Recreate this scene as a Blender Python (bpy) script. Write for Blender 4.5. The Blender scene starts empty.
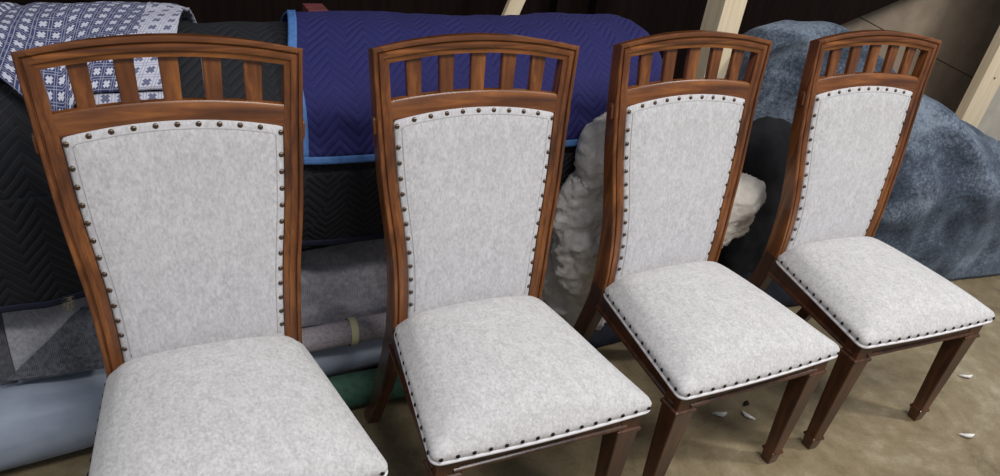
import bpy, math, random
from mathutils import Vector, Matrix, noise
random.seed(7)
scn = bpy.context.scene
COL = scn.collection
PI = math.pi

# ------------------------------------------------------------------ helpers
def link(name, verts, faces, mat, parent=None, smooth=True, uvs=None, mw=None):
    me = bpy.data.meshes.new(name)
    me.from_pydata([tuple(v) for v in verts], [], faces)
    me.update()
    if uvs is not None:
        lay = me.uv_layers.new(name='UVMap')
        for lp in me.loops:
            lay.data[lp.index].uv = uvs[lp.vertex_index]
    for p in me.polygons:
        p.use_smooth = smooth
    mats = mat if isinstance(mat, (list, tuple)) else [mat]
    for m in mats:
        me.materials.append(m)
    o = bpy.data.objects.new(name, me)
    COL.objects.link(o)
    if parent is not None:
        o.parent = parent
    elif mw is not None:
        o.matrix_world = mw
    return o

def tag(o, label=None, cat=None, group=None, kind=None):
    if label: o['label'] = label
    if cat: o['category'] = cat
    if group: o['group'] = group
    if kind: o['kind'] = kind
    return o

def empty(name, loc=(0, 0, 0), rz=0):
    o = bpy.data.objects.new(name, None)
    o.empty_display_size = .1
    COL.objects.link(o)
    o.location = loc
    o.rotation_euler = (0, 0, rz)
    return o

class MB:
    def __init__(s):
        s.v = []; s.f = []
    def add(s, vs, fs):
        n = len(s.v)
        s.v += [tuple(v) for v in vs]
        s.f += [tuple(i + n for i in f) for f in fs]
    def rings(s, rings, cap=True, closed=True):
        """loft a list of equally long vertex rings"""
        n = len(rings[0]); vs = [v for r in rings for v in r]; fs = []
        for a in range(len(rings) - 1):
            for b in range(n if closed else n - 1):
                c = (b + 1) % n
                fs.append((a * n + b, a * n + c, (a + 1) * n + c, (a + 1) * n + b))
        if cap:
            fs.append(tuple(range(n - 1, -1, -1)))
            fs.append(tuple((len(rings) - 1) * n + i for i in range(n)))
        s.add(vs, fs)
    def box(s, c, d):
        x, y, z = c; a, b, e = d[0] / 2, d[1] / 2, d[2] / 2
        s.rings([[(x - a, y - b, z + q), (x + a, y - b, z + q), (x + a, y + b, z + q), (x - a, y + b, z + q)] for q in (-e, e)])
    def build(s, name, mat, parent=None, smooth=False, bevel=0, seg=2, mw=None, auto=None):
        o = link(name, s.v, s.f, mat, parent, smooth, mw=mw)
        if bevel:
            m = o.modifiers.new('Bevel', 'BEVEL'); m.width = bevel; m.segments = seg
            m.limit_method = 'ANGLE'; m.angle_limit = math.radians(35)
            m.harden_normals = False
        return o

def shade_auto(o, deg=35):
    me = o.data
    me.update()
    import bmesh
    bm = bmesh.new(); bm.from_mesh(me)
    bmesh.ops.recalc_face_normals(bm, faces=bm.faces)
    for e in bm.edges:
        if len(e.link_faces) == 2 and e.calc_face_angle(0) > math.radians(deg):
            e.smooth = False
    for f in bm.faces: f.smooth = True
    bm.to_mesh(me); bm.free()
    return o

def lerp(a, b, t): return a + (b - a) * t
def interp(x, X, Y):
    if x <= X[0]: return Y[0]
    for i in range(1, len(X)):
        if x <= X[i]:
            return lerp(Y[i - 1], Y[i], (x - X[i - 1]) / (X[i] - X[i - 1]))
    return Y[-1]
def herm(x, X, Y):
    n = len(X); x = min(max(x, X[0]), X[-1])
    i = 0
    while i < n - 2 and x > X[i + 1]: i += 1
    def m(k):
        if k == 0: return (Y[1] - Y[0]) / (X[1] - X[0])
        if k == n - 1: return (Y[-1] - Y[-2]) / (X[-1] - X[-2])
        return (Y[k + 1] - Y[k - 1]) / (X[k + 1] - X[k - 1])
    h = X[i + 1] - X[i]; t = (x - X[i]) / h
    return (2*t**3-3*t*t+1)*Y[i] + (t**3-2*t*t+t)*h*m(i) + (3*t*t-2*t**3)*Y[i+1] + (t**3-t*t)*h*m(i+1)
def fbm(p, o=4):
    return noise.fractal(Vector(p), 1.0, 2.0, o)

# ------------------------------------------------------------------ node helpers
def lin(c):
    return tuple(((v / 255) / 12.92 if v / 255 <= .04045 else ((v / 255 + .055) / 1.055) ** 2.4) for v in c) + (1,)

class NT:
    def __init__(s, name, rough=.6):
        s.m = bpy.data.materials.new(name); s.m.use_nodes = True
        s.t = s.m.node_tree; s.n = s.t.nodes
        s.b = s.n['Principled BSDF']; s.b.inputs['Roughness'].default_value = rough
    def new(s, typ, **kw):
        nd = s.n.new(typ)
        for k, v in kw.items(): setattr(nd, k, v)
        return nd
    def l(s, a, b): s.t.links.new(a, b)
    def math(s, op, a, b=None, c=None):
        nd = s.n.new('ShaderNodeMath'); nd.operation = op
        for i, v in enumerate((a, b, c)):
            if v is None: continue
            if hasattr(v, 'links'): s.l(v, nd.inputs[i])
            else: nd.inputs[i].default_value = v
        return nd.outputs[0]
    def coord(s, kind='Object', scale=(1, 1, 1), rot=(0, 0, 0)):
        tc = s.n.new('ShaderNodeTexCoord'); mp = s.n.new('ShaderNodeMapping')
        s.l(tc.outputs[kind], mp.inputs['Vector']); mp.inputs['Scale'].default_value = scale
        mp.inputs['Rotation'].default_value = rot
        return mp.outputs['Vector']
    def noise(s, vec, scale, detail=4, rough=.55, dist=0):
        nd = s.n.new('ShaderNodeTexNoise'); s.l(vec, nd.inputs['Vector'])
        nd.inputs['Scale'].default_value = scale; nd.inputs['Detail'].default_value = detail
        nd.inputs['Roughness'].default_value = rough; nd.inputs['Distortion'].default_value = dist
        return nd.outputs['Fac']
    def ramp(s, fac, stops):
        nd = s.n.new('ShaderNodeValToRGB'); s.l(fac, nd.inputs['Fac'])
        e = nd.color_ramp.elements
        while len(e) < len(stops): e.new(.5)
        for k, (p, c) in enumerate(stops): e[k].position = p; e[k].color = c
        return nd.outputs['Color']
    def mix(s, fac, a, b, mode='MIX'):
        nd = s.n.new('ShaderNodeMix'); nd.data_type = 'RGBA'; nd.blend_type = mode
        for sock, v in ((nd.inputs['Factor'], fac), (nd.inputs['A'], a), (nd.inputs['B'], b)):
            pass
        ins = [i for i in nd.inputs if i.enabled]
        for sock, v in zip((nd.inputs[0], nd.inputs[6], nd.inputs[7]), (fac, a, b)):
            if hasattr(v, 'links'): s.l(v, sock)
            else: sock.default_value = v
        return nd.outputs[2]
    def color(s, c):
        if hasattr(c, 'links'): s.l(c, s.b.inputs['Base Color'])
        else: s.b.inputs['Base Color'].default_value = c
    def bump(s, h, strength=.3, dist=.002):
        nd = s.n.new('ShaderNodeBump'); nd.inputs['Strength'].default_value = strength
        nd.inputs['Distance'].default_value = dist
        s.l(h, nd.inputs['Height']); s.l(nd.outputs[0], s.b.inputs['Normal'])

def wood_mat(name, dark, mid, light, axis='Z', rough=.32, coat=.22, grain=1.0):
    t = NT(name, rough)
    sc = {'Z': (14, 14, 1.1), 'X': (1.1, 14, 14), 'Y': (14, 1.1, 14)}[axis]
    v = t.coord('Object', sc)
    n1 = t.noise(v, 3.0 * grain, 6, .6, .8)
    n2 = t.noise(t.coord('Object', tuple(k * 6 for k in sc)), 6, 3, .6)
    n3 = t.noise(t.coord('Object', (1, 1, 1)), 7, 3, .5)
    f = t.math('ADD', t.math('MULTIPLY', n1, .62), t.math('MULTIPLY', n3, .38))
    c = t.ramp(f, [(.32, lin(dark)), (.5, lin(mid)), (.68, lin(light))])
    c2 = t.mix(t.math('MULTIPLY', n2, .35), c, lin(dark), 'MIX')
    t.color(c2)
    t.b.inputs['Coat Weight'].default_value = coat
    t.b.inputs['Coat Roughness'].default_value = .22
    t.bump(n2, .08, .001)
    return t.m

WD, WM, WL = (52, 27, 13), (114, 66, 32), (170, 106, 53)
M = {}
M['wood_v'] = wood_mat('mahogany_upright', WD, WM, WL, 'Z')
M['wood_x'] = wood_mat('mahogany_crosswise', WD, WM, WL, 'X')
M['wood_slat'] = wood_mat('mahogany_slat', (60, 30, 14), (120, 70, 34), (174, 110, 55), 'Z', .34)
M['wood_leg_shade'] = wood_mat('mahogany_leg_shade', (36, 19, 12), (72, 40, 24), (106, 64, 38), 'Z', .3)  # same mahogany; the weaker light below the seat is put into this colour

def fabric(name, dark, mid, light, stretch=(1, 1, 1), s1=95, rough=.95, bs=.25):
    t = NT(name, rough)
    v = t.coord('Object', stretch)
    a = t.noise(v, s1, 5, .7, .3)
    b = t.noise(v, s1 * .3, 3, .5)
    v2 = t.coord('Object', (1, 1, 1))
    w1 = t.new('ShaderNodeTexWave'); w1.wave_type = 'BANDS'; w1.bands_direction = 'X'
    t.l(v2, w1.inputs['Vector']); w1.inputs['Scale'].default_value = 260; w1.inputs['Distortion'].default_value = 1.5
    w2 = t.new('ShaderNodeTexWave'); w2.wave_type = 'BANDS'; w2.bands_direction = 'DIAGONAL'
    t.l(v2, w2.inputs['Vector']); w2.inputs['Scale'].default_value = 230; w2.inputs['Distortion'].default_value = 1.5
    f = t.math('ADD', t.math('MULTIPLY', a, .75), t.math('MULTIPLY', b, .25))
    c = t.ramp(f, [(.36, lin(dark)), (.5, lin(mid)), (.62, lin(light))])
    t.color(c)
    t.b.inputs['Sheen Weight'].default_value = .15
    h = t.math('ADD', t.math('ADD', w1.outputs['Fac'], w2.outputs['Fac']), t.math('MULTIPLY', a, 2.0))
    t.bump(h, bs, .0012)
    return t.m

M['linen_seat'] = fabric('grey_linen_seat', (180, 178, 178), (202, 200, 200), (218, 216, 216), (1, .7, 1), 165)
M['linen_back'] = fabric('grey_linen_back', (180, 178, 180), (201, 199, 201), (216, 214, 216), (1.2, 1.2, .6), 150)
t = NT('white_piping', .8); t.color(lin((222, 219, 222))); M['piping'] = t.m
t = NT('stitching', .9); t.color(lin((178, 176, 178))); M['stitch'] = t.m
t = NT('aged_bronze_nail', .28); t.color(lin((104, 88, 76))); t.b.inputs['Metallic'].default_value = .9; M['nail'] = t.m
t = NT('dark_bronze_nail', .35); t.color(lin((40, 34, 34))); t.b.inputs['Metallic'].default_value = .7; M['nail_dark'] = t.m

# ------------------------------------------------------------------ the place: row frame (u along the row of chairs, w behind it)
TH = math.radians(30.6)
BX, BY = -.3973, .8846
ROW = Matrix.Translation((BX, BY, 0)) @ Matrix.Rotation(TH, 4, 'Z')

# ------------------------------------------------------------------ dining chair (x right, y back, z up; front of the seat at y = 0)
KZ = [0, .14, .28, .40, .48, .58, .70, .83, .96, 1.12]
KY = [.5654, .5063, .4661, .4410, .4396, .4482, .4687, .4967, .5200, .5400]
XZ = [0, .40, .60, .80, 1.12]
XX = [.2190, .2050, .2090, .2295, .2478]
def yf(z): return herm(z, KZ, KY)
def xo(z): return herm(z, XZ, XX)
def swd(z): return interp(z, [.48, .8, .93, .97, 1.1], [.0365, .0375, .0380, .0362, .0355])
DEP = .031
def depth(z): return interp(z, [0, .2, .42, .55, .75, 1.1], [.042, .052, .055, .053, .044, .032])
ZC = 1.0755; XC = .244; RISE = .0255
def arc(x): return ZC + RISE * (1 - (x / XC) ** 2)
def ycurve(x, z):
    k = min(max((z - .90) / .16, 0), 1)
    return .0 * k * k * (3 - 2 * k) * (1 - (x / XC) ** 2)

def frame_pt(t, d):
    """t in [0,3]: left stile up, crest, right stile down; d in [0,1] inward. returns x,z"""
    if t <= 1 or t >= 2:
        s = -1 if t <= 1 else 1
        q = t if t <= 1 else 3 - t
        zt = arc(XC - .0355 * d) - .0375 * d
        z = lerp(.405, zt, q)
        x = xo(z) - swd(z) * d
        return s * x, z
    q = (t - 1) * 2 - 1
    xe = xo(ZC) - .0355 * d
    x = q * xe
    return x, arc(x) - .0375 * d

def make_chair():
    root = empty('dining_chair')
    # --- moulded back frame: both stiles and the arched crest
    prof = [(0, DEP), (0, .004), (.05, .0005), (.12, 0), (.24, .0005), (.285, .0055), (.345, .006), (.39, .0015), (.52, .0005), (.66, .0015), (.72, .0055), (.78, .0062), (1.0, .007), (1.0, DEP)]
    ts = [i / 30 for i in range(31)] + [1 + i / 28 for i in range(1, 28)] + [2 + i / 30 for i in range(31)]
    mb = MB(); rings = []
    for tt in ts:
        r = []
        for d, y in prof:
            x, z = frame_pt(tt, d)
            if y == DEP: y = depth(z)
            zz = z
            if d == 0 and y > .02 and 1 <= tt <= 2: zz = z - .004 - .006 * abs(x / XC) ** 2
            r.append((x, yf(z) + y + ycurve(x, z), zz))
        rings.append(r)
    mb.rings(rings)
    o = mb.build('back_frame', [M['wood_v'], M['wood_x']], root)
    for p in o.data.polygons:
        c = p.center
        if c.z > 1.03 and abs(c.x) < .235 - (1.08 - c.z) * .9: p.material_index = 1
    shade_auto(o, 28)
    # --- lower cross rail of the open gallery
    mb = MB(); rings = []
    for i in range(29):
        q = i / 14 - 1
        r = []
        for e, dy in ((0, .0245), (0, .010), (.10, .0075), (.9, .0075), (1, .010), (1, .0245)):
            zb = .9277 + .0225 * (1 - q * q) - .006; zt = .9662 + .0165 * (1 - q * q)
            z = lerp(zb, zt, e)
            x = q * (xo(z) - swd(z) + .004)
            r.append((x, yf(z) + dy + ycurve(x, z), z))
        rings.append(r)
    mb.rings(rings)
    shade_auto(mb.build('cross_rail', M['wood_x'], root), 30)
    # --- five slats
    for k in range(5):
        mb = MB(); rings = []
        for i in range(9):
            e = i / 8
            xc_b = (k - 2) * .0735; xc_t = (k - 2) * .0755
            xc = lerp(xc_b, xc_t, e); hw = lerp(.0155, .0172, e)
            z0 = .970 + .010 * (1 - (xc / .2) ** 2) - .01; z1 = arc(xc) - .0375 + .006
            z = lerp(z0, z1, e)
            f = yf(z) + ycurve(xc, z)
            rings.append([(xc - hw, f + .029, z), (xc - hw, f + .0175, z), (xc - hw + .002, f + .016, z), (xc + hw - .002, f + .016, z), (xc + hw, f + .0175, z), (xc + hw, f + .029, z)])
        mb.rings(rings)
        mb.build('slat', M['wood_slat'], root)
    # --- upholstered back panel
    def pz(q, e):      # q across -1..1, e up 0..1
        zt = .9277 + .0225 * (1 - q * q)
        # rounded top corners
        ed = max(0, (abs(q) - .94) / .06)
        zt -= .003 * ed * ed
        return lerp(.425, zt, e)
    NQ, NE = 44, 56
    vs = []; fs = []
    qs = [-math.cos(PI * i / NQ) * .35 + (2 * i / NQ - 1) * .65 for i in range(NQ + 1)]
    for j in range(NE + 1):
        e = j / NE
        e = .5 * (1 - math.cos(PI * e)) * .4 + e * .6
        for i in range(NQ + 1):
            q = qs[i]
            z = pz(q, e); hw = xo(z) - swd(z) - .0003
            x = q * hw
            dx = hw - abs(x); dz = pz(q, 1) - z
            dd = min(dx, dz)
            y = .0110 - .0075 * (1 - math.exp(-dd / .003)) - .006 * (1 - math.exp(-max(dd - .013, 0) / .02))
            vs.append((x, yf(z) + y + ycurve(x, z) * .5, z))
    for j in range(NE):
        for i in range(NQ):
            a = j * (NQ + 1) + i
            fs.append((a, a + 1, a + NQ + 2, a + NQ + 1))
    n0 = len(vs)       # back face
    for j in (0, NE):
        for i in (0, NQ):
            pass
    back = link('backrest', vs, fs, M['linen_back'], root)
    so = back.modifiers.new('Solidify', 'SOLIDIFY'); so.thickness = .016; so.offset = -1 if False else 1
    # direction of the thickness: away from the front
    so.offset = -1
    def surf(x, z, off=0):
        q = x / (xo(z) - swd(z))
        dx = xo(z) - swd(z) - abs(x); dz = .9277 + .0225 * (1 - q * q) - z
        dd = min(dx, dz)
        y = .0110 - .0075 * (1 - math.exp(-max(dd, 0) / .003)) - .006 * (1 - math.exp(-max(dd - .013, 0) / .02))
        return Vector((x, yf(z) + y + ycurve(x, z) * .5 - off, z))
    def edge_path(inset):
        P = []
        z = .47
        while z < .9277 - inset:
            P.append((-(xo(z) - swd(z) - inset), z)); z += .004
        hw = xo(.92) - swd(.92) - inset
        for i in range(1, 100):
            x = lerp(-hw, hw, i / 100)
            P.append((x, .9277 + .0225 * (1 - (x / (hw + inset)) ** 2) - inset))
        z = .9277 - inset
        while z > .47:
            P.append(((xo(z) - swd(z) - inset), z)); z -= .004
        return P
    # seam line beside the nails
    P = edge_path(.0175); mb = MB(); rings = []
    for i in range(0, len(P), 2):
        a = surf(P[i][0], P[i][1], -.0002); b = P[min(i + 2, len(P) - 1)]; c = P[max(i - 2, 0)]
        d = Vector((b[0] - c[0], 0, b[1] - c[1])).normalized(); nrm = Vector((-d.z, 0, d.x)) * .0011
        rings.append([a - nrm, a + Vector((0, -.0012, 0)), a + nrm])
    mb.rings(rings); mb.build('seam', M['stitch'], back, True)
    # nail heads along the edge
    shared = {}
    def nail(mb, p, n, r=.0058):
        par, mt = mb
        key = (mt.name, r)
        if key not in shared:
            m0 = MB(); nail_mesh(m0, Vector((0, 0, 0)), Vector((0, 0, 1)), r)
            o = m0.build('nail_head', mt, par, True); shared[key] = o.data
        else:
            o = bpy.data.objects.new('nail_head', shared[key]); COL.objects.link(o); o.parent = par
        o.location = p; o.rotation_euler = n.to_track_quat('Z', 'Y').to_euler()
    def nail_mesh(mb, p, n, r=.0058):
        n = n.normalized(); t1 = n.cross(Vector((0.3, .2, 1))).normalized(); t2 = n.cross(t1)
        rr = []
        for k in range(5):
            a = k / 4.4 * PI / 2
            rad = r * math.cos(a); h = r * .62 * math.sin(a)
            rr.append([p + n * h + (t1 * math.cos(b * PI / 5) + t2 * math.sin(b * PI / 5)) * rad for b in range(10)])
        mb.rings(rr)
    def walk(P, step, start=0):
        out = []; acc = step - start
        for i in range(1, len(P)):
            a = Vector((P[i - 1][0], P[i - 1][1], 0)); b = Vector((P[i][0], P[i][1], 0))
            L = (b - a).length
            while acc <= L and L > 0:
                out.append(a + (b - a) * (acc / L)); acc += step
            acc -= L
        return out
    # left side, corner, top, corner, right side
    mb = (back, M['nail'])
    zs = [.905 - .0345 * i for i in range(1, 13)]
    for s in (-1, 1):
        for z in [.915] + zs:
            x = s * (xo(z) - swd(z) - .0075)
            nail(mb, surf(x, z, -.0008), Vector((0, -1, .15)))
    hw = xo(.92) - swd(.92) - .0085
    for i in range(1, 10):
        x = lerp(-hw, hw, i / 10)
        z = .9277 + .0225 * (1 - (x / (hw + .0085)) ** 2) - .0095
        nail(mb, surf(x, z, -.0008), Vector((0, -1, .15)))
    # --- seat cushion
    FW, BW, BD = .2695, .199, .452
    def outline(N=120):
        cor = [(-FW, 0, .026), (FW, 0, .026), (BW, BD, .035), (-BW, BD, .035)]
        pts = []
        for k in range(4):
            p = Vector(cor[k][:2]); a = Vector(cor[k - 1][:2]); b = Vector(cor[(k + 1) % 4][:2]); r = cor[k][2]
            da = (a - p).normalized(); db = (b - p).normalized()
            A = p + da * r; Bp = p + db * r
            for i in range(7):
                tt = i / 6
                pts.append((A * (1 - tt) ** 2 + p * 2 * tt * (1 - tt) + Bp * tt * tt))
            nb = Vector(cor[(k + 1) % 4][:2]); rb = cor[(k + 1) % 4][2]
            E = nb - db * rb
            for i in range(1, 22):
                q = Bp.lerp(E, i / 22)
                if k == 0: q = q + Vector((0, -.006 * math.sin(PI * i / 22)))
                pts.append(q)
        return pts
    OUT = outline()
    cen = Vector((0, .225))
    prof = [(.006, .414), (.001, .4165), (0, .421), (-.0022, .430), (-.0020, .437), (.0015, .4440), (.0085, .4495), (.021, .4525), (.035, .456), (.053, .4595), (.075, .4625), (.105, .4645), (.14, .466), (.175, .4665), (.2, .467)]
    def crown(p):
        sx = p.x / .26; sy = (p.y - .21) / .235
        return .046 * max(0, 1 - sx * sx) ** .8 * max(0, 1 - abs(sy) ** 3 * (.74 if sy < 0 else .26))
    def ring_pt(p, ins, z):
        dv = p - cen; L = dv.length
        q = cen + dv * max(0.0, (1 - ins / (.215 if True else L)))
        k = min(max(ins / .03, 0), 1)
        return Vector((q.x, q.y, z + crown(q) * k * k * (3 - 2 * k) - .005 * min(max((z - .425) / .02, 0), 1) * min(abs(q.x) / .19, 1) ** 6 * min(max(q.y / .43, 0), 1) ** 6))
    mb = MB()
    rings = [[ring_pt(p, a, z) for p in OUT] for a, z in prof]
    mb.rings(rings)
    seat = mb.build('seat', M['linen_seat'], root, True)
    # piping
    mb = MB(); rings = []; n = len(OUT)
    for i in range(n + 1):
        p = OUT[i % n]; d = (OUT[(i + 1) % n] - OUT[(i - 1) % n]).normalized(); nr = Vector((d.y, -d.x))
        c = p + nr * .0005
        rings.append([(c.x + nr.x * .0042 * math.cos(a), c.y + nr.y * .0042 * math.cos(a), .4185 + .0042 * math.sin(a)) for a in [k * PI / 4 for k in range(8)]])
    mb.rings(rings, cap=False)
    mb.build('piping', M['piping'], seat, True)
    mb = (seat, M['nail_dark'])
    def side_nails(a, b, nn):
        a = Vector(a); b = Vector(b); d = (b - a).normalized(); nr = Vector((d.y, -d.x))
        for i in range(nn):
            tt = (i + .35) / (nn - .3)
            c = a.lerp(b, tt)
            if abs(nr.y) > .9: c = c + Vector((0, -.006 * math.sin(PI * tt)))
            nail(mb, Vector((c.x + nr.x * .0028, c.y + nr.y * .0028, .4325)), Vector((nr.x, nr.y, .15)), .0050)
    side_nails((-FW + .004, 0), (FW - .004, 0), 15)
    side_nails((FW, .012), (BW + .003, BD - .03), 12)
    side_nails((-BW - .003, BD - .03), (-FW, .012), 12)
    # --- rails under the seat
    def rail(a, b, inset, name='seat_rail'):
        a = Vector((a[0], a[1], 0)); b = Vector((b[0], b[1], 0)); d = (b - a).normalized(); nr = Vector((d.y, -d.x, 0))
        sec = [(-.018, .368), (.004, .368), (.0065, .370), (.0065, .3755), (.004, .378), (0, .380), (0, .416), (-.018, .416)]
        mb = MB()
        mb.rings([[p + nr * s + Vector((0, 0, z)) for s, z in sec] for p in (a, b)])
        shade_auto(mb.build(name, M['wood_leg_shade'], root), 25)
    fx, bxx = .240, .196
    rail((-.215, .014), (.215, .014), 0)
    rail((.2505, .03), (.2065, .445), 0)
    rail((-.2065, .445), (-.2505, .03), 0)
    rail((.19, .455), (-.19, .455), 0)
    # --- front legs
    for s in (-1, 1):
        mb = MB()
        cx, cy = s * .2265, .039
        def sq(h, z, ox=0, oy=0):
            k = min(.0022, h * .2); c = []
            for sx, sy in ((-1, -1), (1, -1), (1, 1), (-1, 1)):
                if sx * sy > 0: c += [(cx + ox + sx * h, cy + oy + sy * (h - k), z), (cx + ox + sx * (h - k), cy + oy + sy * h, z)]
                else: c += [(cx + ox + sx * (h - k), cy + oy + sy * h, z), (cx + ox + sx * h, cy + oy + sy * (h - k), z)]
            # order them around
            return sorted(c, key=lambda v: math.atan2(v[1] - cy - oy, v[0] - cx - ox))
        o = s * .004
        secs = [(.0135, 0, 1), (.0160, .003, 1), (.0192, .036, 1), (.0222, .040, 1), (.0232, .0435, 1), (.0222, .047, 1), (.0195, .0505, 1), (.0185, .056, 1),
                (.0285, .346, 0), (.0290, .3495, 0), (.0325, .353, 0), (.0332, .357, 0), (.0325, .361, 0), (.0285, .3645, 0), (.0275, .367, 0), (.0275, .416, 0)]
        mb.rings([sq(h, z, o * k) for h, z, k in secs])
        shade_auto(mb.build('leg', M['wood_leg_shade'], root), 25)
    # --- rear legs (sabre-curved, below the stiles)
    for s in (-1, 1):
        mb = MB(); rings = []
        for i in range(19):
            z = lerp(0, .43, i / 18)
            wd = interp(z, [0, .3, .43], [.034, .040, .043]); dp = depth(z) + .0006
            x1 = xo(z) + .0003; x0 = x1 - wd; y0 = yf(z) - .0003; y1 = y0 + dp; k = .003
            ring = [(x0 + k, y0), (x1 - k, y0), (x1, y0 + k), (x1, y1 - k), (x1 - k, y1), (x0 + k, y1), (x0, y1 - k), (x0, y0 + k)]
            rings.append([(s * a, b, z) for a, b in ring])
        mb.rings(rings)
        shade_auto(mb.build('leg', M['wood_leg_shade'], root), 25)
    # --- little rounded plugs on the outer faces of the stiles
    for s in (-1, 1):
        mb = MB(); rings = []
        zc = .915
        for j, (g, ox) in enumerate(((1, -.001), (1, .0035), (.85, .0052))):
            ring = []
            for k in range(20):
                a = 2 * PI * k / 20
                z = zc + (.019 * (1 if math.sin(a) > 0 else -1) * .6 + .0085 * math.sin(a)) * g
                ring.append((s * (xo(z) + ox), yf(z) + .0165 + .0078 * math.cos(a) * g, z))
            rings.append(ring)
        mb.rings(rings)
        shade_auto(mb.build('plug', M['wood_slat'], root), 40)
    return root

def copy_tree(o, parent=None):
    c = o.copy(); COL.objects.link(c)
    if parent is not None: c.parent = parent
    for ch in list(o.children): copy_tree(ch, c)
    return c

CHAIRS = [(-.3973, .8846, .5276, 'wooden dining chair upholstered in grey, in front of the blue and white star-patterned blanket'),
          (.1461, 1.1958, .5228, 'wooden dining chair upholstered in grey, its back wholly against the navy quilted blanket'),
          (.6798, 1.5240, .5542, 'wooden dining chair upholstered in grey, in front of the upright pale post'),
          (1.2225, 1.8420, .4904, 'wooden dining chair upholstered in grey, in front of the fuzzy blue-grey cloth')]
ch0 = make_chair()
chairs = [ch0] + [copy_tree(ch0) for _ in range(3)]
for c, (x, y, r, lab) in zip(chairs, CHAIRS):
    c.location = (x, y, 0); c.rotation_euler = (0, 0, r)
    tag(c, lab, 'chair', 'row of upholstered dining chairs')

# ------------------------------------------------------------------ cloth materials
def quilt_mat(name, base, thread, per=.095, amp=.052, gap=.026, rough=.85, tmix=.5, bs=.55):
    """zigzag-quilted moving blanket; uv in metres (u along, v across)"""
    t = NT(name, rough)
    tc = t.new('ShaderNodeTexCoord'); sp = t.new('ShaderNodeSeparateXYZ')
    ns = t.new('ShaderNodeTexNoise'); t.l(tc.outputs['UV'], ns.inputs['Vector']); ns.inputs['Scale'].default_value = 9; ns.inputs['Detail'].default_value = 2
    vm = t.new('ShaderNodeVectorMath', operation='MULTIPLY_ADD'); t.l(ns.outputs['Color'], vm.inputs[0]); vm.inputs[1].default_value = (.012, .012, 0); t.l(tc.outputs['UV'], vm.inputs[2])
    t.l(vm.outputs[0], sp.inputs[0])
    tri = t.math('PINGPONG', sp.outputs['X'], per / 2)
    z = t.math('MULTIPLY', tri, amp / (per / 2))
    ph = t.math('ADD', sp.outputs['Y'], z)
    d = t.math('PINGPONG', ph, gap / 2)           # 0 at a stitch line
    dn = t.math('DIVIDE', d, gap / 2)
    h = t.math('POWER', dn, .45)
    line = t.math('SUBTRACT', 1.0, t.math('MINIMUM', t.math('MULTIPLY', dn, 4.5), 1.0))
    mott = t.noise(tc.outputs['UV'], 60, 3, .6)
    c = t.mix(t.math('MULTIPLY', line, tmix), lin(base), lin(thread))
    c = t.mix(t.math('MULTIPLY', mott, .3), c, lin(tuple(int(k * .6) for k in base)))
    t.color(c)
    t.b.inputs['Sheen Weight'].default_value = .12
    t.b.inputs['Sheen Tint'].default_value = lin(thread)
    t.bump(h, bs, .006)
    return t.m

M['quilt_black'] = quilt_mat('black_quilting', (22, 23, 29), (66, 68, 78), tmix=.6, bs=.7)
M['quilt_navy'] = quilt_mat('navy_quilting', (28, 27, 92), (74, 72, 148), tmix=.5, bs=.7)
def plain(name, c, rough=.85, var=.15, scale=40, bump=.25, sheen=.0, bd=.002, c2=None):
    t = NT(name, rough); v = t.coord('Object')
    n = t.noise(v, scale, 5, .6)
    c2 = c2 or tuple(int(k * (1 - var * 2)) for k in c)
    t.color(t.ramp(n, [(.35, lin(c2)), (.6, lin(c))]))
    t.b.inputs['Sheen Weight'].default_value = sheen
    t.bump(n, bump, bd)
    return t.m
M['bind'] = plain('light_blue_binding', (78, 122, 184), .7, .06, 60)
M['bind_navy'] = plain('navy_binding', (22, 27, 52), .8, .1, 60)

# woven coverlet: navy ground with white stars inside a grid
def coverlet_mat(name, flip=False):
    t = NT(name, .9)
    tc = t.new('ShaderNodeTexCoord'); sp = t.new('ShaderNodeSeparateXYZ'); t.l(tc.outputs['UV'], sp.inputs[0])
    P = .031
    def cell(o):
        f = t.math('FRACT', t.math('DIVIDE', o, P))
        return t.math('MULTIPLY', t.math('ABSOLUTE', t.math('SUBTRACT', f, .5)), 2.0)
    X = cell(sp.outputs['X']); Y = cell(sp.outputs['Y'])    # 0 at the star, 1 on the grid line
    mx = t.math('MAXIMUM', X, Y); mn = t.math('MINIMUM', X, Y)
    # star: square plus points
    sq = t.math('LESS_THAN', mx, .37)
    pts = t.math('LESS_THAN', t.math('ADD', mx, t.math('MULTIPLY', t.math('ABSOLUTE', t.math('SUBTRACT', mn, .25)), 1.3)), .63)
    star = t.math('MAXIMUM', sq, pts)
    # narrow white grid lines with navy dashes between the stars
    g1 = t.math('LESS_THAN', t.math('ABSOLUTE', t.math('SUBTRACT', X, .80)), .055)
    g2 = t.math('LESS_THAN', t.math('ABSOLUTE', t.math('SUBTRACT', Y, .80)), .055)
    wn = t.new('ShaderNodeTexChecker'); t.l(tc.outputs['UV'], wn.inputs['Vector']); wn.inputs['Scale'].default_value = 520
    ck = t.math('MULTIPLY', wn.outputs['Fac'], .5)
    grid = t.math('MULTIPLY', t.math('MAXIMUM', g1, g2), .55)
    fac = t.math('MAXIMUM', star, t.math('MAXIMUM', grid, t.math('MULTIPLY', ck, .10)))
    if flip: fac = t.math('SUBTRACT', 1.0, t.math('MULTIPLY', fac, .8))
    nz = t.noise(t.coord('UV'), 300, 3, .7)
    c = t.mix(fac, lin((30, 42, 96)), lin((214, 214, 228)))
    c = t.mix(t.math('MULTIPLY', nz, .18), c, lin((110, 116, 140)))
    t.color(c)
    t.bump(t.math('ADD', wn.outputs['Fac'], t.math('MULTIPLY', fac, 1.5)), .5, .0015)
    return t.m
M['coverlet'] = coverlet_mat('woven_star_pattern')
M['coverlet_back'] = coverlet_mat('woven_star_reverse', True)

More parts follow.
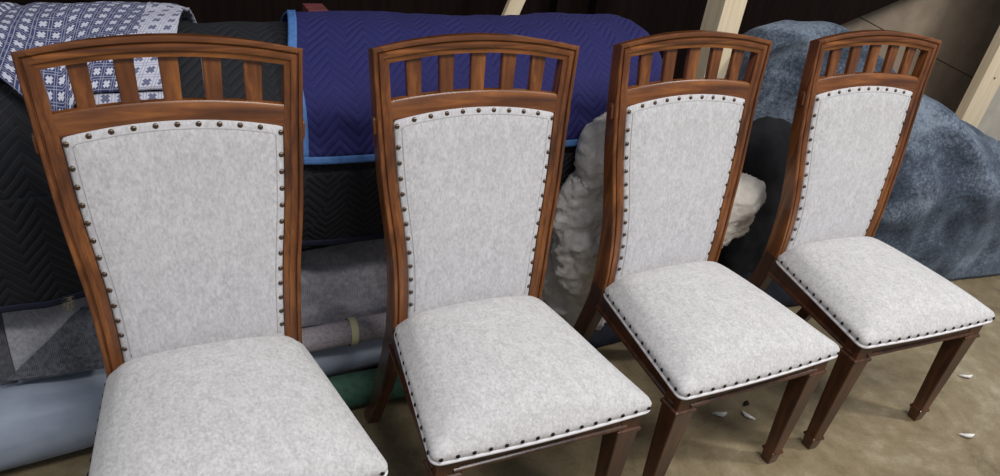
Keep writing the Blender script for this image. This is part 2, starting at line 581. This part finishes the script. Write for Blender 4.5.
# ------------------------------------------------------------------ background things, built in (u, w, z)
def grid_sheet(name, nu, nv, fn, mat, parent=None, thick=.004, uvf=None, extra_mats=None, facemat=None):
    vs = []; uv = []
    for j in range(nv + 1):
        for i in range(nu + 1):
            a, b = i / nu, j / nv
            vs.append(fn(a, b)); uv.append(uvf(a, b) if uvf else (a, b))
    fs = []
    for j in range(nv):
        for i in range(nu):
            k = j * (nu + 1) + i
            fs.append((k, k + 1, k + nu + 2, k + nu + 1))
    o = link(name, vs, fs, mat if isinstance(mat, list) else [mat], parent, True, uv, ROW)
    if facemat:
        for p in o.data.polygons: p.material_index = facemat(p.index % nu / nu, p.index // nu / nv)
    if thick:
        m = o.modifiers.new('Solidify', 'SOLIDIFY'); m.thickness = thick; m.offset = 0
    return o

CW, CZ, CR = 1.0, .684, .295      # the long wrapped bundle
def bpt(u, ang, r):
    """ang: 0 = facing the chairs (-w), 90 = top, in degrees"""
    a = math.radians(ang)
    n = .012 * fbm((u * 2.2, math.cos(a) * 1.3, math.sin(a) * 1.3)) + .004 * fbm((u * 9, a * 4, 3))
    rr = r + n
    return Vector((u, CW - rr * math.cos(a), CZ + rr * math.sin(a)))

def endtaper(u, u0, u1, k=.10):
    d = min(u - u0, u1 - u)
    if d >= k: return 1
    q = max(d, 0) / k
    return math.sqrt(max(1 - (1 - q) ** 2, .0)) * .85 + .15

# black quilted blanket round the whole bundle, front flap hanging down
bb = empty('quilted_blanket'); bb.matrix_world = ROW
tag(bb, 'black quilted moving blanket wrapped round the long bundle behind the two nearest chairs', 'blanket')
def blk(a, b):
    u = lerp(-1.7, 1.40, a)
    r = CR * endtaper(u, -1.7, 1.40)
    return bpt(u, lerp(-32, 330 - 32, b), r)
grid_sheet('blanket_roll', 150, 72, blk, M['quilt_black'], bb, .006, lambda a, b: (a * 3.1, b * 1.75))
def flap(a, b):
    u = lerp(-1.6, 1.36, a)
    w0, z0 = CW - (CR + .007) * math.cos(math.radians(8)), CZ + (CR + .007) * math.sin(math.radians(8))
    zb = .515 if u > 0 else lerp(.515, .440, min(-u / .3, 1))
    z = lerp(z0, zb, b)
    wv = .010 * fbm((u * 4, b * 1.2, 5)) * b + .012 * math.sin(u * 9) * b * .5
    return Vector((u, w0 + .035 * b * b + wv, z + .006 * fbm((u * 5, 2, 9)) * b))
grid_sheet('hanging_flap', 140, 24, flap, M['quilt_black'], bb, .008, lambda a, b: (a * 2.96, .9 - b * .26))
def flapbind(a, b):
    p = flap(a, 1.0); q = flap(a, .9)
    return Vector((p.x, p.y - .006, p.z + .004 - .016 * (b - .3)))
grid_sheet('binding', 140, 3, flapbind, M['bind_navy'], bb, .008)

# navy quilted blanket over it with light blue binding
nb = empty('quilted_blanket'); nb.matrix_world = ROW
tag(nb, 'navy blue quilted moving blanket with light blue binding draped behind the second chair', 'blanket')
def nav_u(a, ang):
    uL = interp(ang, [10, 30, 60, 80, 110, 180], [.276, .284, .292, .318, .352, .36])
    return lerp(uL, 1.425, a)
NA0, NA1 = 14.5, 175
def nav(a, b, off=0):
    ang = lerp(NA0, NA1, b)
    u = nav_u(a, ang)
    r = (CR + .018 + off)
    d = (1.425 - u) / .09
    if d < 1: r = r * (math.sqrt(max(1 - (1 - d) ** 2, 0)) * .55 + .45)
    p = bpt(u, ang, r)
    p.z += .006 * math.sin(u * 11) * max(0, 1 - b * 5)
    p.z += .006
    return p
grid_sheet('blanket', 110, 56, nav, M['quilt_navy'], nb, .007, lambda a, b: (a * 1.13, b * .93))
def nhem(a, b):
    bb_ = lerp(-.013, .006, b)
    return nav(a, bb_, .005)
grid_sheet('binding', 110, 3, nhem, M['bind'], nb, .005)
def nedge(a, b):
    p = nav(lerp(-.006, .013, a), b, .005)
    return p
grid_sheet('binding', 4, 56, nedge, M['bind'], nb, .005)

# blue and white woven blanket over the left end
cv = empty('woven_blanket'); cv.matrix_world = ROW
tag(cv, 'blue and white star-patterned woven blanket draped over the long bundle', 'blanket')
def cov(a, b, off=0):
    # b: 0 at the lower edge, 1 beyond the top
    u = lerp(-1.10, .085, a)
    lo = interp(u, [-1.1, -.42, -.292, -.26, -.215, -.17, -.135, -.09, .09], [68, 62, 52, 45, 35, 34, 42, 45, 46])
    ang = lerp(lo, 150, b)
    uu = u + .080 * (ang - 95) / 60 * min(max((u + .22) / .22, .05), 1)
    puff = .010 + .014 * max(0, fbm((u * 6, ang / 26, 1.5))) + .008 * fbm((u * 3 - ang / 40, ang / 50, 7))
    # a soft crease running down towards the left
    cr = abs((u + .36) - (ang - 60) / 420)
    puff -= .014 * math.exp(-(cr / .018) ** 2)
    return bpt(uu, ang, CR + .022 + puff + off)
grid_sheet('blanket', 120, 60, cov, [M['coverlet'], M['coverlet_back']], cv, .007,
           lambda a, b: (a * 1.185 - b * .12, b * .62), facemat=lambda a, b: 1 if a > .925 else 0)
def covfold(a, b):
    u = lerp(-.155, .010, a)
    ang = lerp(35, 45.5, b)
    p = bpt(u - .004 + .01 * (b - .5), ang, CR + .020 + .012 * math.sin(PI * b))
    return p
grid_sheet('turned_up_hem', 24, 8, covfold, M['coverlet_back'], cv, .006, lambda a, b: (a * .17, b * .05 + .01))

# ---- fabric rolls on the floor
def roll(name, mat, label, p0, p1, r, parent=None, lump=.004, seed=0, ends=True, cat='fabric roll', tube=True):
    p0 = Vector(p0); p1 = Vector(p1); d = (p1 - p0); L = d.length; d.normalize()
    side = d.cross(Vector((0, 0, 1))).normalized(); up = side.cross(d)
    vs = []; uv = []; NS, NA = 90, 48; fs = []
    for i in range(NS + 1):
        for k in range(NA + 1):
            a = 2 * PI * k / NA + PI
            rr = r * (1 - .03 * k / NA) + lump * fbm((i / NS * L * 3 + seed, math.cos(a) * .8, math.sin(a) * .8))
            vs.append(p0 + d * (L * i / NS) + (side * math.cos(a) + up * math.sin(a)) * rr)
            uv.append((L * i / NS, a * r))
    W = NA + 1
    for i in range(NS):
        for k in range(NA):
            fs.append((i * W + k, i * W + k + 1, (i + 1) * W + k + 1, (i + 1) * W + k))
    # end discs with an open core
    for e, base in ((0, 0), (1, NS * W)):
        c0 = len(vs)
        for k in range(NA + 1):
            a = 2 * PI * k / NA + PI
            vs.append((p0 if e == 0 else p1) + (side * math.cos(a) + up * math.sin(a)) * r * .25); uv.append((0, a * r))
        c1 = len(vs)
        for k in range(NA + 1):
            a = 2 * PI * k / NA + PI
            vs.append((p0 + d * .05 if e == 0 else p1 - d * .05) + (side * math.cos(a) + up * math.sin(a)) * r * .24); uv.append((0, a * r))
        for k in range(NA):
            fs.append((base + k, base + k + 1, c0 + k + 1, c0 + k)); fs.append((c0 + k, c0 + k + 1, c1 + k + 1, c1 + k))
    o = link(name, vs, fs, mat, parent, True, uv, ROW)
    import bmesh
    bm = bmesh.new(); bm.from_mesh(o.data); bmesh.ops.recalc_face_normals(bm, faces=bm.faces); bm.to_mesh(o.data); bm.free()
    for p in o.data.polygons: p.use_smooth = True
    if label: tag(o, label, cat)
    return o

def slate_mat():
    t = NT('slate_blue_vinyl', .8); v = t.coord('Object', (1, 1, 1))
    n = t.noise(v, 5, 4, .55); n2 = t.noise(t.coord('Object', (1, 5, 5)), 3, 3, .5)
    t.color(t.ramp(t.math('ADD', t.math('MULTIPLY', n, .5), t.math('MULTIPLY', n2, .5)), [(.35, lin((126, 136, 154))), (.62, lin((168, 177, 193)))]))
    t.bump(t.noise(v, 220, 2, .5), .15, .001)
    return t.m
M['slate'] = slate_mat()
M['green'] = plain('green_cloth', (66, 106, 88), .8, .12, 30)
M['taupe'] = plain('taupe_cloth', (158, 150, 156), .9, .08, 120, .3)
roll('fabric_roll', M['slate'], 'slate-blue smooth fabric roll on the floor behind the nearest chair', (-1.3, .622, .107), (.95, .890, .107), .106, seed=3)
roll('fabric_roll', M['green'], 'thin green fabric roll on the floor behind the two nearest chairs', (.02, .657, .051), (1.02, .657, .051), .050, lump=.003, seed=9)
tr = roll('fabric_roll', M['taupe'], 'thin taupe fabric roll held with a strip of pale masking tape', (.10, .706, .216), (.90, .739, .218), .036, lump=.003, seed=5)
# tape band
t = NT('masking_tape', .6); t.color(lin((206, 200, 160))); M['tape'] = t.m
mb = MB(); rings = []
for s in (0, .020):
    rings.append([(.400 + s + .003 * math.sin(a), .7185 - .0400 * math.cos(a), .2167 + .0400 * math.sin(a)) for a in [2 * PI * k / 40 for k in range(40)]])
mb.rings(rings, cap=False)
o = mb.build('tape', M['tape'], tr, True); tr_inv = None
o.matrix_parent_inverse = tr.matrix_world.inverted()
o.matrix_world = ROW

# ---- heaps of loose cloth beneath the bundle
def woven(name, dark, light, sc=1.0, stripes=False):
    t = NT(name, .95); v = t.coord('Object')
    n = t.noise(v, 70 * sc, 4, .7)
    w = t.new('ShaderNodeTexWave'); w.bands_direction = 'X'; t.l(v, w.inputs['Vector']); w.inputs['Scale'].default_value = 60 * sc; w.inputs['Distortion'].default_value = 2.5; w.inputs['Detail'].default_value = 2
    f = t.math('ADD', t.math('MULTIPLY', n, .85), t.math('MULTIPLY', w.outputs['Fac'], .15))
    t.color(t.ramp(f, [(.35, lin(dark)), (.68, lin(light))]))
    t.bump(f, .4, .002)
    return t.m
M['greycloth'] = woven('grey_woven_cloth', (136, 134, 142), (176, 174, 183))
M['charcoal'] = woven('charcoal_tweed', (60, 62, 70), (112, 114, 122), 1.3)
M['darkgrey'] = woven('dark_grey_tweed', (70, 70, 76), (100, 100, 108), 1.0)
M['lightgrey'] = woven('light_grey_ticking', (142, 142, 150), (182, 182, 190), 1.5)

def heapfn(u0, u1, prof, amp=.012, seed=0, fold=0, ang=0):
    def f(a, b):
        u = lerp(u0, u1, a)
        k = b * (len(prof) - 1); i = min(int(k), len(prof) - 2); q = k - i
        w = lerp(prof[i][0], prof[i + 1][0], q); z = lerp(prof[i][1], prof[i + 1][1], q)
        n = amp * fbm((u * 5 + seed, b * 3, seed)) + fold * (1 - abs(math.sin((u * 9 + b * ang + seed)))) ** 3 * math.sin(PI * min(1, b * 1.15))
        return Vector((u, w - n * .6, z + n))
    return f
def smoothpath(pts, n=24):
    out = []
    m = len(pts)
    for i in range(n + 1):
        k = i / n * (m - 1); j = min(int(k), m - 2); q = k - j
        p0 = pts[max(j - 1, 0)]; p1 = pts[j]; p2 = pts[j + 1]; p3 = pts[min(j + 2, m - 1)]
        out.append(tuple(.5 * ((2 * p1[c]) + (-p0[c] + p2[c]) * q + (2 * p0[c] - 5 * p1[c] + 4 * p2[c] - p3[c]) * q * q + (-p0[c] + 3 * p1[c] - 3 * p2[c] + p3[c]) * q ** 3) for c in (0, 1)))
    return out
g = grid_sheet('folded_cloth', 110, 60, heapfn(.06, 1.0, smoothpath([(.775, .215), (.778, .268), (.80, .352), (.87, .425), (.95, .400), (1.25, .385), (1.33, .01)], 60), .016, 2, .034, 5), M['greycloth'], None, .006)
tag(g, 'rumpled grey cloth heaped above the taped taupe roll', 'cloth')
g = grid_sheet('folded_cloth', 60, 50, heapfn(-1.5, -.395, smoothpath([(.76, .20), (.765, .262), (.80, .35), (.86, .405), (.95, .392), (1.25, .385), (1.33, .01)], 50), .008, 11, .004, 3), M['darkgrey'], None, .006)
tag(g, 'dark grey cloth lying on the slate-blue roll by the edge of the view', 'cloth')
g = grid_sheet('folded_cloth', 60, 50, heapfn(-.410, .05, smoothpath([(.755, .205), (.758, .267), (.79, .355), (.85, .415), (.95, .392), (1.25, .385), (1.33, .01)], 50), .006, 13, .003, 3), M['lightgrey'], None, .006)
tag(g, 'light grey cloth lying flat under the turned charcoal tweed', 'cloth')
# charcoal tweed turned over in a triangle
def tri(a, b):
    A = Vector((-.432, .742, .236)); Bv = Vector((-.215, .735, .232)); Cc = Vector((-.245, .800, .376)); D = Vector((-.10, .800, .376))
    p = (A.lerp(Bv, a)).lerp(Cc.lerp(D, a), b)
    n = .010 * math.sin(PI * a) + .006 * fbm((a * 3, b * 3, 4)) + .012 * math.exp(-(b / .06) ** 2)
    return p + Vector((0, -.8 * n - .010, .6 * n))
g = grid_sheet('turned_cloth', 40, 40, tri, M['charcoal'], None, .007)
tag(g, 'charcoal tweed cloth turned over into a triangle behind the nearest chair', 'cloth')

# ---- fluffy batting behind the third chair
def ellipsoids(name, parts, mats, seed, vox=.009, disp=((.14, .085), (.045, .024), (.013, .016))):
    mb = MB()
    for (c, r) in parts:
        N1, N2 = 24, 16
        rings = []
        for j in range(1, N2):
            th = PI * j / N2
            rings.append([(c[0] + r[0] * math.sin(th) * math.cos(2 * PI * i / N1), c[1] + r[1] * math.sin(th) * math.sin(2 * PI * i / N1), c[2] - r[2] * math.cos(th)) for i in range(N1)])
        mb.rings(rings)
    o = mb.build(name, mats, None, True, mw=ROW)
    rm = o.modifiers.new('Remesh', 'REMESH'); rm.mode = 'VOXEL'; rm.voxel_size = vox; rm.use_smooth_shade = True
    for i, (sc, st) in enumerate(disp):
        tx = bpy.data.textures.new('fluff', 'CLOUDS'); tx.noise_scale = sc; tx.noise_depth = 3
        d = o.modifiers.new('Displace', 'DISPLACE'); d.texture = tx; d.strength = st; d.mid_level = .5
        d.texture_coords = 'LOCAL'
    return o
t = NT('fluffy_batting', 1.0); v = t.coord('Object')
n = t.noise(v, 9, 5, .6); n2 = t.noise(v, 60, 5, .7)
t.color(t.ramp(t.math('ADD', t.math('MULTIPLY', n, .6), t.math('MULTIPLY', n2, .4)), [(.3, lin((206, 196, 184))), (.6, lin((246, 238, 226)))]))
t.b.inputs['Sheen Weight'].default_value = .3
t.b.inputs['Subsurface Weight'].default_value = .0
t.bump(n2, .8, .006)
M['batting'] = t.m
t = NT('clear_plastic_wrapped_batting', .55); v = t.coord('Object')
n = t.noise(v, 7, 5, .6, .6); n2 = t.noise(v, 42, 5, .7, 1.0)
t.color(t.ramp(t.math('ADD', t.math('MULTIPLY', n, .6), t.math('MULTIPLY', n2, .4)), [(.34, lin((176, 171, 168))), (.6, lin((222, 216, 210)))]))
t.bump(n2, .7, .006)
M['wrap'] = t.m
o = ellipsoids('batting_bundle', [((1.40, .82, .25), (.28, .15, .25)), ((1.22, .755, .32), (.20, .11, .28)), ((1.14, .665, .50), (.15, .075, .24)), ((1.12, .640, .745), (.085, .060, .130)), ((1.42, .74, .36), (.16, .11, .18))], M['wrap'], 1)
tag(o, 'large lumpy bundle of greyish batting leaning behind the second and third chairs', 'batting')
o = ellipsoids('batting_roll', [((1.665, .70, .500), (.165, .085, .105)), ((1.60, .70, .42), (.15, .085, .12)), ((1.72, .71, .44), (.10, .07, .09))], M['batting'], 2)
tag(o, 'creamy white fluffy batting sticking out between the third and fourth chairs', 'batting')

# ---- fuzzy blue-grey cloth heap on the right
t = NT('fuzzy_blue_grey_cloth', .95); v = t.coord('Object')
n = t.noise(v, 85, 5, .75, .3); n2 = t.noise(t.coord('Object', (1, 1, 1.6)), 3.2, 4, .55, .5)
f = t.math('ADD', t.math('MULTIPLY', n, .42), t.math('MULTIPLY', n2, .58))
t.color(t.ramp(f, [(.39, lin((26, 32, 44))), (.51, lin((66, 77, 92))), (.63, lin((130, 142, 158)))]))
t.b.inputs['Sheen Weight'].default_value = .35; t.b.inputs['Sheen Roughness'].default_value = .4
t.b.inputs['Sheen Tint'].default_value = lin((190, 205, 225))
t.bump(n, .8, .006)
M['fuzzy'] = t.m
def fuzz(a, b):
    u = lerp(1.62, 4.6, a)
    T = interp(u, [1.62, 1.84, 1.91, 1.97, 2.03, 2.14, 2.30, 2.42, 2.52, 2.66, 2.85, 3.10, 3.4, 3.9, 4.6], [.05, .10, .50, .86, .94, .965, .960, .94, .87, .80, .715, .615, .495, .41, .36])
    wt = interp(u, [1.62, 2.4, 2.8, 3.4, 4.6], [1.12, 1.10, .98, .92, .9])
    wf = interp(u, [1.62, 2.15, 2.4, 2.7, 3.4, 4.6], [.93, .92, .78, .655, .585, .56])
    wb = wt + .32
    if b < .72:
        q = b / .72; ang = q * PI / 2
        w = wt - (wt - wf) * math.cos(ang) ** .8
        z = T * math.sin(ang) ** .85
    else:
        q = (b - .72) / .28; ang = q * PI / 2
        w = wt + (wb - wt) * math.sin(ang)
        z = T * math.cos(ang)
    fade = min(1, z / .06 + .15)
    n = .050 * fbm((u * 2.3, b * 3.0 + u * .6, 21), 3) + .016 * fbm((u * 7, b * 8, 4), 3)
    ridge = .060 * math.exp(-((u - 2.72 - (1 - b) * .35) / .10) ** 2) + .055 * math.exp(-((u - 3.15 + (b - .3) * .5) / .09) ** 2)
    n += ridge * math.sin(PI * min(b / .72, 1))
    # hollow under the tall shoulder
    if b < .72: w += .13 * math.sin(PI * min(b / .60, 1)) * min(max((2.35 - u) / .2, 0), 1)
    return Vector((u, w - n * fade, max(z + n * .5 * fade * (1 if z > .05 else 0), .004)))
o = grid_sheet('fuzzy_cloth', 170, 90, fuzz, M['fuzzy'], None, .006)
tag(o, 'fuzzy blue-grey upholstery cloth heaped behind the end chair', 'cloth')

M['nearblack'] = plain('near_black', (16, 17, 24), .9, .15, 14, .4, 0, .02)
o = ellipsoids('dark_bundle', [((2.00, .86, .30), (.22, .10, .30)), ((1.96, .88, .52), (.19, .09, .20)), ((1.78, .90, .26), (.16, .08, .26))], M['nearblack'], 5, .014, ((.35, .10), (.10, .022)))  # near-black lumps filling the gap below the tall shoulder
tag(o, 'near-black lumpy bundle in the gap behind the creamy batting', 'cloth')
# dark navy cloth lying on the floor under the batting
def navy(a, b):
    u = lerp(1.10, 2.32, a); w = lerp(.665, 1.02, b)
    e = min(1, min(a, 1 - a) / .08) * min(1, b / .25) 
    z = .006 + .085 * math.sqrt(max(e, 0)) * (1 + .5 * fbm((u * 5, w * 6, 2))) + .05 * b
    return Vector((u, w + .02 * fbm((u * 4, 3, 1)), z))
M['navycloth'] = plain('dark_navy_cloth', (24, 27, 42), .9, .15, 30)
o = grid_sheet('crumpled_cloth', 70, 30, navy, M['navycloth'], None, .006)
tag(o, 'dark navy cloth crumpled on the floor under the batting', 'cloth')

# straw-coloured frayed tuft beside the nearest chair
t = NT('frayed_jute', .95); t.color(lin((176, 164, 138))); M['jute'] = t.m
mb = MB()
for k in range(46):
    a0 = Vector((-.258 + random.uniform(-.008, .008), .706, .452 + random.uniform(-.018, .018)))
    d = Vector((random.uniform(-1, .4), random.uniform(-.9, -.1), random.uniform(-.7, .9))).normalized() * random.uniform(.008, .020)
    r = .0009
    mb.rings([[a0 + Vector((r, 0, 0)), a0 + Vector((-r, 0, r)), a0 + Vector((0, r, -r))], [a0 + d + Vector((r, 0, 0)) * .3, a0 + d + Vector((-r, 0, r)) * .3, a0 + d + Vector((0, r, -r)) * .3]])
tag(mb.build('frayed_cord', M['jute'], None, False, mw=ROW), 'frayed straw-coloured cord end poking out beside the nearest chair', 'cord')

# ------------------------------------------------------------------ timber and walls
def lumber(name, c0, c1):
    t = NT(name, .75); n = t.noise(t.coord('Object', (20, 20, 1.2)), 2.5, 6, .6, .6)
    n2 = t.noise(t.coord('Object', (80, 80, 3)), 3, 3, .6)
    t.color(t.ramp(t.math('ADD', t.math('MULTIPLY', n, .7), t.math('MULTIPLY', n2, .3)), [(.35, lin(c0)), (.62, lin(c1))]))
    t.bump(n2, .15, .001)
    return t.m
M['pine'] = lumber('pale_pine', (228, 206, 170), (248, 230, 198))
M['darkwood'] = lumber('dark_brown_board', (17, 10, 8), (28, 17, 13))  # near-black brown for the slanting panel and its studs
M['darkwood'].node_tree.nodes['Principled BSDF'].inputs['Specular IOR Level'].default_value = .12
M['darkwood'].node_tree.nodes['Principled BSDF'].inputs['Roughness'].default_value = .95
M['board'] = plain('grey_brown_board', (168, 150, 131), .85, .06, 6, .1)
def rowbox(name, mat, c, d, rot=None, bevel=.002, parent=None):
    mb = MB(); mb.box((0, 0, 0), d)
    mw = ROW @ Matrix.Translation(c) @ (rot or Matrix.Identity(4))
    return mb.build(name, mat, parent, False, bevel, mw=mw)
o = rowbox('timber_post', M['pine'], (1.903, 1.20, .95), (.100, .09, 1.9))
tag(o, 'upright pale pine post standing behind the third chair', 'post')
# thin lath leaning in the dark
o = rowbox('timber_lath', M['pine'], (1.175, 1.45, .87), (.055, .02, 1.72), Matrix.Rotation(math.radians(20), 4, 'Y'))
tag(o, 'thin pale lath leaning in the dark behind the second chair', 'lath')
# stud frame leaning on the right: stud with nail hole, pale sheet behind it
st = empty('stud_panel'); st.matrix_world = ROW @ Matrix.Translation((3.90, 1.38, 0)) @ Matrix.Rotation(math.radians(2), 4, 'Y')
tag(st, 'pale pine stud with a pale sheet fixed beside it, leaning beyond the blue-grey cloth', 'timber panel')
mb = MB(); mb.box((0.02, 0, .93), (.17, .05, 1.84)); mb.build('stud', M['pine'], st, False, .002)
M['sheet'] = plain('pale_sheet', (206, 198, 182), .8, .04, 8, .1)
mb = MB(); mb.box((.52, .035, .93), (.96, .015, 1.84)); mb.build('sheet', M['sheet'], st, False, .002)
t = NT('nail_hole', .6); t.color(lin((30, 20, 16))); M['hole'] = t.m
mb = MB(); mb.rings([[(.03 + .006 * math.cos(a), y, .62 + .006 * math.sin(a)) for a in [2 * PI * k / 14 for k in range(14)]] for y in (-.024, -.0262)])
mb.build('nail', M['hole'], st, True)
# tall grey-brown sheets against the wall with a seam
bs = empty('board_stack'); bs.matrix_world = ROW
tag(bs, 'tall grey-brown boards standing against the wall behind the end chair', 'board')
for pl in ([(2.2, 0), (4.9, 0), (4.9, .326), (2.2, 1.134)], [(2.2, 1.1375), (4.9, .3295), (4.9, 1.9), (2.2, 1.9)]):
    mb = MB(); mb.rings([[(u, wv, z) for u, z in pl] for wv in (1.795, 1.765)]); mb.build('board', M['board'], bs, False, .002)
# dark panel with a slanting lower edge
mb = MB()
poly = [(-3.2, 0), (2.50, 0), (2.50, .640), (2.68, .705), (3.32, .922), (5.0, 1.50), (5.0, 1.9), (-3.2, 1.9)]
mb.rings([[(u, w, z) for u, z in poly] for w in (1.62, 1.60)])
o = mb.build('board_screen', M['darkwood'], None, False, mw=ROW); tag(o, 'dark brown board screen with a slanting end, behind the rolled blankets', 'panel')
# upright dark studs on it
for u in (-.9, -.1, 1.45, 1.62, 2.3):
    o2 = rowbox('dark_stud', M['darkwood'], (u, 1.575, .95), (.05, .05, 1.9)); o2.parent = o; o2.matrix_parent_inverse = o.matrix_world.inverted()
# dusty pink box edge on top of the bundle
M['pink'] = plain('dusty_pink_card', (128, 62, 66), .85, .08, 30)
o = rowbox('card_box', M['pink'], (.505, 1.44, .665), (.062, .08, .50)); tag(o, 'dusty pink box standing behind the navy blanket', 'box')

# floor
t = NT('concrete_floor', .38); v = t.coord('Object')
n = t.noise(v, 2.1, 7, .66, 1.2); n2 = t.noise(v, 14, 6, .65); n3 = t.noise(v, 120, 3, .7)
f = t.math('ADD', t.math('MULTIPLY', n, .55), t.math('ADD', t.math('MULTIPLY', n2, .3), t.math('MULTIPLY', n3, .15)))
t.color(t.ramp(f, [(.38, lin((100, 87, 63))), (.49, lin((130, 116, 90))), (.54, lin((139, 125, 99))), (.64, lin((166, 155, 131)))]))
rr = t.math('ADD', t.math('MULTIPLY', n2, .35), .25)
t.l(rr, t.b.inputs['Roughness'])
t.bump(n3, .08, .001)
M['floor'] = t.m
def struct(name, verts, mat, mw=None):
    o = link(name, verts, [(0, 1, 2, 3), (7, 6, 5, 4), (0, 4, 5, 1), (1, 5, 6, 2), (2, 6, 7, 3), (3, 7, 4, 0)], mat, None, False, mw=mw)
    o['kind'] = 'structure'; return o
def slab(name, a, b, mat):
    (x0, y0, z0), (x1, y1, z1) = a, b
    return struct(name, [(x0, y0, z0), (x1, y0, z0), (x1, y1, z0), (x0, y1, z0), (x0, y0, z1), (x1, y0, z1), (x1, y1, z1), (x0, y1, z1)], mat, ROW)
slab('floor', (-5, -5, -.1), (7, 1.95, 0), M['floor'])
M['wall'] = plain('painted_block_wall', (150, 140, 126), .9, .05, 5, .1)
slab('wall_back', (-5, 1.85, 0), (7, 1.95, 3.6), M['wall'])

# scraps of batting on the floor
M['scrap'] = plain('white_scrap', (232, 228, 222), .9, .04, 60)
def scrap(u, w, L, wd, rot, lab, seed):
    mb = MB(); rings = []
    n = 12
    for i in range(n + 1):
        q = i / n; x = (q - .5) * L; hw = wd * math.sin(PI * q) ** .7 * .5 + .0006
        bend = -.16 * L * math.sin(PI * q) + .0015 * fbm((q * 4, seed, 0))
        z = .004 + .006 * math.sin(PI * q) + .002 * fbm((q * 3, seed, 5))
        rings.append([(x, bend - hw, z - .003), (x, bend, z + .003), (x, bend + hw, z - .002), (x, bend, z - .004)])
    mb.rings(rings)
    o = mb.build('batting_scrap', M['scrap'], None, True, mw=ROW @ Matrix.Translation((u, w, 0)) @ Matrix.Rotation(rot, 4, 'Z'))
    tag(o, lab, 'scrap', 'white scraps on the floor'); return o
scrap(2.219, -.093, .060, .020, -.35, 'curved white scrap on the bare floor, the one farther from the blue-grey cloth', 1)
scrap(2.509, .125, .058, .018, -.35, 'curved white scrap on the floor, closer to the blue-grey cloth', 2)
scrap(1.470, .258, .050, .024, -.3, 'crumpled white scrap under the third chair, the more ragged of two', 3)
scrap(1.555, .220, .052, .018, -1.2, 'narrow white scrap under the third chair, nearer its front leg', 4)
mb = MB()
tag(mb, None) if False else None
M['darkscrap'] = plain('dark_scrap', (34, 30, 28), .9, .1, 60)
o = scrap(1.585, .268, .03, .016, .5, 'tiny dark scrap beside the white scraps under the third chair', 6)
o.data.materials[0] = M['darkscrap']; o.name = 'dark_scrap'; o['group'] = 'dark scraps on the floor'

# ------------------------------------------------------------------ unseen overhead deck, added to darken the background
M['deck'] = plain('shade_deck_brown', (70, 52, 40), .8, .1, 6)
o = rowbox('shade_deck', M['deck'], (-.4, 1.50, 1.935), (5.2, .68, .05)); tag(o, 'unseen dark deck added above the bundle to shade it', 'shelf')

# ------------------------------------------------------------------ lights
w = bpy.data.worlds.new('World'); scn.world = w; w.use_nodes = True
bg = w.node_tree.nodes['Background']; bg.inputs[0].default_value = (.80, .88, 1.0, 1); bg.inputs[1].default_value = .30
def area(name, u, wv, z, sx, sy, e, col=(1, .975, .945), aim=None):
    L = bpy.data.lights.new(name, 'AREA'); L.shape = 'RECTANGLE'; L.size = sx; L.size_y = sy; L.energy = e; L.color = col
    o = bpy.data.objects.new(name, L); COL.objects.link(o)
    p = ROW @ Vector((u, wv, z)); o.location = p
    q = ROW @ Vector(aim if aim else (u, wv, 0)); o.rotation_euler = (q - p).to_track_quat('-Z', 'Y').to_euler()
    return o
area('ceiling_lamp', 1.15, -1.65, 3.6, 2.4, .25, 97)
area('ceiling_lamp', -2.2, -1.2, 3.6, 1.2, .25, 26)
area('ceiling_lamp', 3.8, -1.2, 3.6, 1.2, .25, 100)

# ------------------------------------------------------------------ camera
cam = bpy.data.cameras.new('Camera'); co = bpy.data.objects.new('Camera', cam); COL.objects.link(co); scn.camera = co
H, PIT, ROLL, F, CY = 1.5520, math.radians(34.7127), math.radians(8.5883), 759.88, 72.435
fwd = Vector((0, math.cos(PIT), -math.sin(PIT))); up = Vector((0, math.sin(PIT), math.cos(PIT))); rt = Vector((1, 0, 0))
r2 = rt * math.cos(ROLL) + up * math.sin(ROLL); u2 = -rt * math.sin(ROLL) + up * math.cos(ROLL)
co.matrix_world = Matrix(((r2.x, u2.x, -fwd.x, 0), (r2.y, u2.y, -fwd.y, 0), (r2.z, u2.z, -fwd.z, H), (0, 0, 0, 1)))
cam.sensor_width = 36; cam.lens = F / 1000 * 36; cam.shift_y = CY / 1000; cam.clip_start = .05

scn.view_settings.view_transform = 'Standard'; scn.view_settings.look = 'None'
scn.view_settings.gamma = 1; scn.view_settings.use_curve_mapping = False; scn.view_settings.exposure = 0
